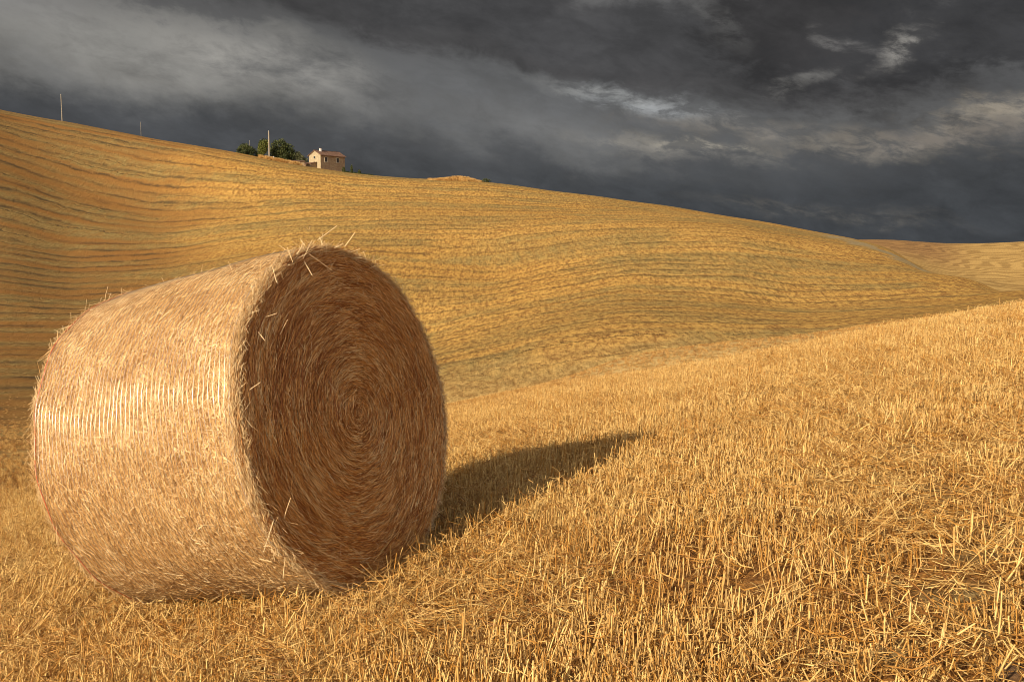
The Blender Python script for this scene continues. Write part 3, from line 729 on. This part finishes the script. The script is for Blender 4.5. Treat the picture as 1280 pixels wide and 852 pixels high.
    def tube(C, rr, ns=5, closed=True):
        n = len(C); T = np.roll(C, -1, 0)-np.roll(C, 1, 0); T = unit(T); nr = C-np.array([[0, 0, RR]]); nr[:, 0] = 0; nr = unit(nr); s = np.cross(T, nr)
        V = np.stack([C+nr*rr*math.cos(k*2*math.pi/ns)+s*rr*math.sin(k*2*math.pi/ns) for k in range(ns)], 1).reshape(-1, 3)
        i = np.arange(n if closed else n-1)[:, None]; i2 = (i+1) % n; k = np.arange(ns)[None, :]; k2 = (k+1) % ns
        F = np.stack(np.broadcast_arrays(i*ns+k, i*ns+k2, i2*ns+k2, i2*ns+k), -1).reshape(-1, 4)
        return V, F, np.zeros(len(V))
    nl = 46; ts = np.linspace(0, 2*np.pi, 300, endpoint=False)
    ws = np.linspace(-H+.035, H-.03, nl)
    for w0 in ws:
        w = w0+.0022*np.sin(ts*11+w0*50)+.003*np.sin(ts*3+w0*9)+.0015*np.sin(ts*29+w0*200)
        parts.append(tube(P(w, ts, .0062), .0011))
    V, F, _ = joinvf(parts)
    net = link('net_wrap', np_mesh('net_wrap', V, F, smooth=True), mN, root)
    # red border thread at the far rim, two bluish ones near the front rim
    def border(w0, rr, col, name, lab, amp):
        ts = np.linspace(0, 2*np.pi, 400, endpoint=False); w = w0+amp*np.sin(ts*5)+amp*.6*np.sin(ts*17+1)
        V, F, _ = tube(P(w, ts, .006), rr)
        mm, N, b2 = mat_new(name+'_thread'); b2.inputs['Base Color'].default_value = (*col, 1); b2.inputs['Roughness'].default_value = .45
        link(name, np_mesh(name, V, F, smooth=True), mm, root)['label'] = lab
    border(-H+.03, .0021, (.62, .14, .05), 'border_thread', 'red border thread of the net at the far rim', .004)
    border(H-.035, .0009, (.40, .36, .34), 'border_thread', 'grey border thread of the net beside the spiral end', .005)
build_bale()

# ------------------------------------------------------------------ small box/prism builder
class MB:
    def __init__(s): s.v = []; s.f = []
    def box(s, c, d, rz=0):
        o = len(s.v); ca, sa = math.cos(rz), math.sin(rz)
        for z in (-.5, .5):
            for x, y in ((-.5, -.5), (.5, -.5), (.5, .5), (-.5, .5)):
                X, Y = x*d[0], y*d[1]; s.v.append((c[0]+X*ca-Y*sa, c[1]+X*sa+Y*ca, c[2]+z*d[2]))
        s.f += [tuple(o+i for i in q) for q in ((3, 2, 1, 0), (4, 5, 6, 7), (0, 1, 5, 4), (1, 2, 6, 5), (2, 3, 7, 6), (3, 0, 4, 7))]
        return s
    def poly(s, pts, faces):
        o = len(s.v); s.v += [tuple(p) for p in pts]; s.f += [tuple(o+i for i in q) for q in faces]; return s
    def cyl(s, c, r0, r1, h, n=10):
        o = len(s.v)
        for k in range(n): a = k*2*math.pi/n; s.v.append((c[0]+r0*math.cos(a), c[1]+r0*math.sin(a), c[2]))
        for k in range(n): a = k*2*math.pi/n; s.v.append((c[0]+r1*math.cos(a), c[1]+r1*math.sin(a), c[2]+h))
        s.f += [(o+k, o+(k+1) % n, o+n+(k+1) % n, o+n+k) for k in range(n)]; s.f.append(tuple(range(o+n, o+2*n))); s.f.append(tuple(range(o+n-1, o-1, -1))); return s
    def build(s, name, mat, parent=None):
        me = bpy.data.meshes.new(name); me.from_pydata(s.v, [], s.f); me.update(); return link(name, me, mat, parent)

def at(px, d, py=None):
    """world point d metres ahead along the picture column px (on the ground unless py given)"""
    tx, e = ray(px, py if py else 210); X, Y = tx*d, d
    return Vector((X, Y, float(ground(X, Y)[0]) if py is None else e*Y))

M_POLE = simple('weathered_pole', (.24, .20, .15), (.36, .31, .24), 3, .8)
M_DARKPOLE = simple('dark_pole', (.14, .12, .10), (.22, .19, .16), 3, .8)
M_METAL = simple('insulator', (.25, .24, .23), (.4, .38, .36), 10, .5)
def pole(px, d, pytop, rad, mat, label):
    base = at(px, d); ztop = ray(px, pytop)[1]*d
    root = empty('utility_pole', base); h = ztop-base.z
    MB().cyl((0, 0, -.5), rad, rad*.7, h+.5, 10).build('shaft', mat, root)
    MB().cyl((0, 0, h), rad*.45, rad*.3, .16, 8).build('insulator', M_METAL, root)
    tag(root, label, 'utility pole', 'poles along the hilltop'); return root
pole(80.5, 345, 118, .17, M_POLE, 'tall grey utility pole on the skyline at the far left')
pole(178, 385, 153, .13, M_DARKPOLE, 'thin dark utility pole on the bare skyline, second from the left')
pole(337, 276, 164, .24, M_POLE, 'pale thick utility pole standing in front of the largest round tree')
pole(313, 340, 176, .13, M_DARKPOLE, 'thin grey pole rising behind the low dark bush left of the round tree')

# ------------------------------------------------------------------ trees
def leaf_mat(name, c1, c2):
    m, N, b = mat_new(name); t = N.attr('tone'); c = N.mix(N.ramp(t, .1, .9), c1, c2)
    N.put(b.inputs['Base Color'], c); b.inputs['Roughness'].default_value = .6; b.inputs['Specular IOR Level'].default_value = .3
    return m
M_LEAF = leaf_mat('oak_leaves', (.028, .042, .012), (.085, .095, .026)); M_LEAF2 = leaf_mat('olive_leaves', (.055, .062, .028), (.14, .14, .06)); M_LEAF3 = leaf_mat('bright_leaves', (.06, .075, .012), (.15, .16, .03))
M_BARK = simple('bark', (.10, .075, .05), (.18, .14, .10), 6, .9)
def crown_arrays(lobes, n, leaf, hollow=.45):
    C, T = [], []
    tot = sum(r[0]*r[1]*r[2] for _, r in lobes)
    for c, r in lobes:
        k = int(n*r[0]*r[1]*r[2]/tot)
        d = unit(rng.normal(0, 1, (k, 3))); rr = rng.uniform(hollow, 1.05, k)**.6
        bump = 1+.30*(vnoise(d[:, 0]*3+c[0], d[:, 1]*3+d[:, 2]*4, 3))
        p = np.array(c)+d*np.array(r)*(rr*bump)[:, None]; cl = vnoise(p[:, 0]*.9+7, p[:, 1]*.9+p[:, 2]*1.2, 9)
        ok = cl > -.30
        C.append(p[ok]); T.append(np.clip(.5+.9*cl+rng.normal(0, .18, k), 0, 1)[ok])
    C = np.vstack(C); T = np.concatenate(T); n = len(C)
    d = unit(rng.normal(0, 1, (n, 3))); nn = unit(np.cross(d, rng.normal(0, 1, (n, 3))))
    return ribbons(C, d, nn, rng.uniform(.7, 1.3, n)*leaf, rng.uniform(.7, 1.2, n)*leaf*.8, T, leaf*.15)
def tree(name, px, d, lobes, nleaf, leaf, mat, label, cat, trunk_h, trunk_r=.22, group='trees and bushes by the farmhouse', dz=0):
    base = at(px, d); base.z += dz; root = empty(name, base)
    V, F, T = crown_arrays(lobes, nleaf, leaf)
    link('crown', np_mesh('crown', V, F, {'tone': ('FLOAT', T.astype(np.float32))}), mat, root)
    mb = MB(); mb.cyl((0, 0, -.6), trunk_r*1.3, trunk_r*.7, trunk_h+.6, 9)
    tr = mb.build('trunk', M_BARK, root)
    lb = MB()
    for c, r in lobes:
        p0 = Vector((0, 0, trunk_h*.75)); p1 = Vector(c); dv = p1-p0; n_ = 6; q = dv.to_track_quat('Z', 'Y')
        pts = [p0+q@Vector((trunk_r*.5*math.cos(k*math.pi/3), trunk_r*.5*math.sin(k*math.pi/3), 0)) for k in range(6)]+[p1+q@Vector((.03*math.cos(k*math.pi/3), .03*math.sin(k*math.pi/3), 0)) for k in range(6)]
        lb.poly(pts, [(k, (k+1) % 6, 6+(k+1) % 6, 6+k) for k in range(6)])
    lb.build('limbs', M_BARK, tr)
    tag(root, label, cat, group); return root
tree('oak_tree', 351, 293, [((-.2, 0, 5.4), (2.6, 2.5, 2.7)), ((1.8, .3, 4.6), (2.3, 2.2, 2.3)), ((.6, -.6, 3.2), (3.0, 2.4, 2.2)), ((2.9, .4, 3.0), (1.6, 1.8, 1.7)), ((-2.2, .2, 3.6), (1.6, 1.7, 2.0))], 5200, .34, M_LEAF,
     'largest round dark green tree behind the pale thick pole', 'tree', 3.0, .3, dz=-1.2)
tree('broadleaf_tree', 330, 288, [((-.1, 0, 3.6), (1.4, 1.4, 2.4)), ((-.7, .3, 2.6), (1.2, 1.3, 1.6)), ((.6, 0, 4.6), (1.0, 1.1, 1.3))], 1700, .30, M_LEAF3,
     'yellow green tree just left of the pale thick pole', 'tree', 2.4, .16, dz=-.3)
tree('bush', 306, 300, [((0, 0, 1.9), (1.9, 1.6, 1.9)), ((1.6, 0, 1.6), (1.5, 1.4, 1.5)), ((-1.4, .2, 1.3), (1.1, 1.2, 1.2))], 1900, .30, M_LEAF,
     'dark green bush at the left end of the tree group', 'bush', 1.0, .14, dz=-.0)
tree('bush', 318, 304, [((0, 0, 1.5), (1.2, 1.2, 1.6)), ((1.4, 0, .9), (1.0, 1.1, 1.0))], 900, .28, M_LEAF,
     'small dark bush between the leftmost bush and the yellow green tree', 'bush', .8, .10)
tree('olive_tree', 373.5, 294, [((-1.0, 0, 2.7), (1.5, 1.4, 1.8)), ((.6, 0, 2.0), (1.5, 1.4, 1.5)), ((-.2, .3, 3.4), (1.0, 1.0, 1.1)), ((1.7, .3, 1.3), (1.2, 1.2, 1.3))], 2100, .28, M_LEAF2,
     'grey green olive tree between the round tree and the farmhouse', 'tree', 1.4, .14, dz=-.2)
tree('cypress', 439.5, 292, [((0, 0, 1.2), (.33, .33, 1.5))], 420, .22, M_LEAF, 'slim dark cypress just right of the farmhouse', 'tree', .6, .06)
tree('cypress', 449, 296, [((0, 0, .8), (.42, .42, 1.0))], 380, .22, M_LEAF, 'short dark cypress farther right of the farmhouse', 'tree', .4, .06)
tree('bush', 429.5, 286, [((0, 0, .7), (.5, .5, .9))], 300, .2, M_LEAF, 'dark shrub against the right corner of the farmhouse', 'bush', .3, .05)
tree('bush', 607.5, 284, [((-.2, 0, .45), (1.1, .8, .7)), ((.9, 0, .35), (.7, .6, .5))], 420, .22, M_LEAF, 'lone dark bush on the skyline at the right end of the tall golden grass', 'bush', .3, .08, 'low growth on the skyline')
hg = []
for px in np.arange(431, 466, .8): p = at(px, 289); hg.append(((p.x, p.y, p.z+.25), (.35, .3, .30+.15*random.random())))
V, F, T = crown_arrays(hg, 1500, .18)
hd = link('hedge', np_mesh('hedge', V, F, {'tone': ('FLOAT', T.astype(np.float32))}), M_LEAF)
tag(hd, 'low dark hedge running downhill from the farmhouse along the skyline', 'hedge')

# ------------------------------------------------------------------ farmhouse
def stone_mat(name, c1, c2, c3):
    m, N, b = mat_new(name); p = N.node('ShaderNodeTexCoord').outputs['Object']
    v = N.node('ShaderNodeTexVoronoi'); N.put(v.inputs['Vector'], N.vmath('MULTIPLY', p, (1, 1, 1.7))); v.inputs['Scale'].default_value = 3.2
    n = N.noise(p, .8, 4, .6)
    c = N.mix(N.ramp(n, .3, .7), c1, c2); c = N.mix(N.ramp(N.sep(v.outputs['Color'])[0], .2, .9, 0, .6), c, c3)
    N.put(b.inputs['Base Color'], c); b.inputs['Roughness'].default_value = .9; N.put(b.inputs['Normal'], N.bump(v.outputs['Distance'], .03)); return m
M_PLASTER = stone_mat('pale_plaster', (.38, .30, .18), (.45, .37, .24), (.30, .23, .14)); M_STONE = stone_mat('brown_stone', (.28, .19, .11), (.40, .30, .17), (.24, .13, .08))
def tile_mat():
    m, N, b = mat_new('roof_tiles'); p = N.node('ShaderNodeTexCoord').outputs['Object']; x_, y_, z_ = N.sep(p)
    s_ = N.math('SINE', N.math('MULTIPLY', x_, 22)); n = N.noise(p, 1.4, 5, .7)
    N.put(b.inputs['Base Color'], N.mix(N.ramp(n, .3, .7), (.11, .055, .035), (.23, .12, .07))); b.inputs['Roughness'].default_value = .85
    N.put(b.inputs['Normal'], N.bump(s_, .05)); return m
M_TILE = tile_mat(); M_SHUT = simple('dark_shutter', (.035, .028, .022), (.06, .045, .035), 8); M_TRIM = simple('pale_trim', (.55, .48, .36), (.62, .55, .42), 6)
M_GLASS, _n, _b = mat_new('window_pane'); _b.inputs['Base Color'].default_value = (.02, .025, .03, 1); _b.inputs['Roughness'].default_value = .12
M_WHITE = simple('whitewash', (.66, .62, .56), (.78, .75, .70), 5)
def farmhouse():
    d = 287.0; p = at(401, d)                     # near corner between gable and long wall
    # long wall runs to the right (local +x), gable to the left-back (local +y)
    rz = R(26)*-1
    LX, LY = 9.2, 5.4
    zc = ray(401, 193.5)[1]*d                      # eaves height of the near corner
    H = zc-p.z; base = Vector((p.x, p.y, p.z-1.2)); H += 1.2
    # rz turns the long wall so its right end is farther; the gable wall faces the sun on the left
    root = empty('farmhouse', base, R(50))
    tag(root, 'small stone farmhouse with pale sunlit gable and red tiled roof on the hilltop', 'house')
    x1, y1, rh = LX, LY, 1.35
    w = MB()
    pts = [(0, 0, 0), (0, y1, 0), (0, y1, H), (0, y1/2, H+rh), (0, 0, H)]
    w.poly(pts, [(0, 4, 3, 2, 1)]); w.build('gable_wall', M_PLASTER, root)
    w = MB(); w.poly([(x1, 0, 0), (x1, y1, 0), (x1, y1, H), (x1, y1/2, H+rh), (x1, 0, H)], [(0, 1, 2, 3, 4)])
    w.poly([(0, y1, 0), (x1, y1, 0), (x1, y1, H), (0, y1, H)], [(0, 3, 2, 1)])
    w.poly([(0, 0, 0), (x1, 0, 0), (x1, 0, H), (0, 0, H)], [(0, 1, 2, 3)])
    w.build('wall', M_STONE, root)
    MB().box((-.03, .02, H/2), (.10, .16, H-.02)).build('corner_quoin', M_PLASTER, root)
    # roof: two slabs with overhang
    o_, t_ = .45, .16; rf = MB()
    s_ = rh/(y1/2); ey = -o_; ez = H-o_*s_
    for sgn in (0, 1):
        Y = (lambda y: y) if not sgn else (lambda y: y1-y)
        A = [(-o_*.6, Y(ey), ez+.02), (x1+o_*.6, Y(ey), ez+.02), (x1+o_*.6, y1/2, H+rh+.02), (-o_*.6, y1/2, H+rh+.02)]
        B = [(a, b, c+t_) for a, b, c in A]
        fs = [(4, 5, 6, 7), (3, 2, 1, 0), (0, 1, 5, 4), (1, 2, 6, 5), (3, 0, 4, 7)]
        rf.poly(A+B, fs if not sgn else [tuple(reversed(q)) for q in fs])
    roof = rf.build('roof', M_TILE, root)
    MB().box((x1/2, y1/2, H+rh+t_+.04), (x1+.5, .24, .14)).build('ridge_tiles', M_TILE, roof)
    ch = MB().box((1.9, y1*.42, H+rh+.15), (.55, .55, 1.2)).build('chimney', M_WHITE, roof)
    MB().box((1.9, y1*.42, H+rh+.80), (.72, .72, .10)).build('chimney_cap', M_TILE, ch)
    # windows in the long wall
    for k, xx in enumerate((2.0, 6.4)):
        wn = MB(); wz = H-1.25
        wn.box((xx-.50, -.03, wz), (.10, .12, 1.5)).box((xx+.50, -.03, wz), (.10, .12, 1.5)).box((xx, -.03, wz+.72), (.9, .12, .08)).box((xx, -.05, wz-.72), (1.0, .18, .07))
        wf = wn.build('window', M_TRIM, root)
        MB().box((xx, -.012, wz), (.88, .03, 1.34)).build('pane', M_GLASS, wf)
        MB().box((xx-.24, -.06, wz), (.44, .04, 1.3)).build('shutter', M_SHUT, wf); MB().box((xx+.24, -.06, wz), (.44, .04, 1.3)).build('shutter', M_SHUT, wf)
    # small gable window
    wf = MB().box((-.04, y1*.52, H-.25), (.10, .85, .10)).box((-.04, y1*.52, H-.98), (.12, .85, .08)).box((-.04, y1*.52-.40, H-.61), (.10, .08, .64)).box((-.04, y1*.52+.40, H-.61), (.10, .08, .64)).build('window', M_TRIM, root)
    MB().box((-.02, y1*.52, H-.61), (.04, .70, .62)).build('pane', M_GLASS, wf)
    # verge tiles
    # lean-to against the gable
    lt = MB(); h0, h1 = H-2.1, H-2.6
    lt.poly([(-2.0, 1.9, 0), (0, 1.9, 0), (0, 1.9, h0), (-2.0, 1.9, h1), (-2.0, y1+1.2, 0), (0, y1+1.2, 0), (0, y1+1.2, h0), (-2.0, y1+1.2, h1)],
            [(0, 1, 2, 3), (4, 7, 6, 5), (0, 3, 7, 4)])
    lean = lt.build('lean_to', M_STONE, root)
    sl = MB(); sl.poly([(.0, 1.6, h0+.02), (-2.3, 1.6, h1-.07), (-2.3, y1+1.5, h1-.07), (0, y1+1.5, h0+.02), (.0, 1.6, h0+.14), (-2.3, 1.6, h1+.05), (-2.3, y1+1.5, h1+.05), (0, y1+1.5, h0+.14)],
            [(0, 3, 2, 1), (4, 5, 6, 7), (0, 1, 5, 4), (1, 2, 6, 5), (2, 3, 7, 6), (3, 0, 4, 7)]); sl.build('lean_to_roof', M_TILE, lean)
farmhouse()
def shed():
    p = at(369, 284); root = empty('shed', (p.x, p.y, p.z-1.1), R(20)); tag(root, 'low dark red roofed shed half hidden beside the olive tree', 'shed')
    w = MB().box((0, 0, .9), (5.0, 3.0, 1.8)).build('wall', M_STONE, root)
    MB().poly([(-2.8, -1.8, 1.82), (2.8, -1.8, 1.82), (2.8, 1.8, 2.3), (-2.8, 1.8, 2.3), (-2.8, -1.8, 1.95), (2.8, -1.8, 1.95), (2.8, 1.8, 2.43), (-2.8, 1.8, 2.43)],
              [(3, 2, 1, 0), (4, 5, 6, 7), (0, 1, 5, 4), (1, 2, 6, 5), (2, 3, 7, 6), (3, 0, 4, 7)]).build('roof', M_TILE, root)
    MB().box((.6, -1.53, .75), (.9, .06, 1.5)).build('door', M_SHUT, root)
shed()
mp = at(342.3, 277); o = MB().cyl((0, 0, -.3), .24, .20, 1.35, 10).cyl((0, 0, 1.05), .20, .06, .14, 10).build('marker_post', M_WHITE); o.location = mp
tag(o, 'short white marker post in the grass right of the pale thick pole', 'post')

# uncut golden grass on the skyline: heap right of the house and tufts by the trees
def dry_grass():
    V = [tuft(40, .85, .30, .05, .16, 10), tuft(36, .7, .35, .05, .25, 12)]
    P = []
    for px in np.concatenate([np.linspace(536, 600, 260), np.linspace(548, 596, 260)]):
        d = rng.uniform(268, 282); q = at(px, d); h = (.45+1.1*math.exp(-((px-575)/19)**2))*rng.uniform(.55, 1.15); P.append((q.x, q.y, q.z-.1, h))
    for px in np.concatenate([np.linspace(326, 376, 130), np.linspace(340, 372, 60)]):
        d = rng.uniform(273, 279); q = at(px, d); P.append((q.x, q.y, q.z-.1, rng.uniform(.4, 1.3)))
    P = np.array(P); n = len(P)
    sc = np.stack([np.full(n, 1.0), np.full(n, 1.0), P[:, 3]], 1)
    scatter('dry_grass', V, P[:, :3], np.stack([np.zeros(n), np.zeros(n), rng.uniform(0, 6.28, n)], 1), sc, rng.integers(0, 2, n), M_STUB,
            'tall uncut golden grass on the skyline beside the trees and right of the house', 'grass')
dry_grass()

# dark clod at the bottom right
def lump():  # small dark brown lumpy form on the ground
    p = hit(1272, 855); n = 14; V = []; F = []
    nt, npn = 24, 16
    for i in range(npn+1):
        for j in range(nt):
            a = i/npn*math.pi; b = j/nt*2*math.pi; d = np.array([math.sin(a)*math.cos(b), math.sin(a)*math.sin(b), math.cos(a)])
            k = 1+.5*float(vnoise(np.array([d[0]*2.4+3]), np.array([d[1]*2.4+d[2]*3]), 6)[0])+.25*float(vnoise(np.array([d[0]*7]), np.array([d[1]*7+d[2]*8]), 7)[0])
            V.append(d*np.array([.060, .05, .030])*k)
    F = [(i*nt+j, (i+1)*nt+j, (i+1)*nt+(j+1) % nt, i*nt+(j+1) % nt) for i in range(npn) for j in range(nt)]
    me = bpy.data.meshes.new('brown_lump'); me.from_pydata([tuple(v) for v in V], [], F); me.update(); me.polygons.foreach_set('use_smooth', [True]*len(F))
    o = link('brown_lump', me, simple('dark_brown', (.07, .035, .013), (.17, .09, .035), 60, 1.0, .02)); o.location = (p[0], p[1], p[2]+.015)
    tag(o, 'dark brown clod in the bottom right corner', 'lump')
lump()
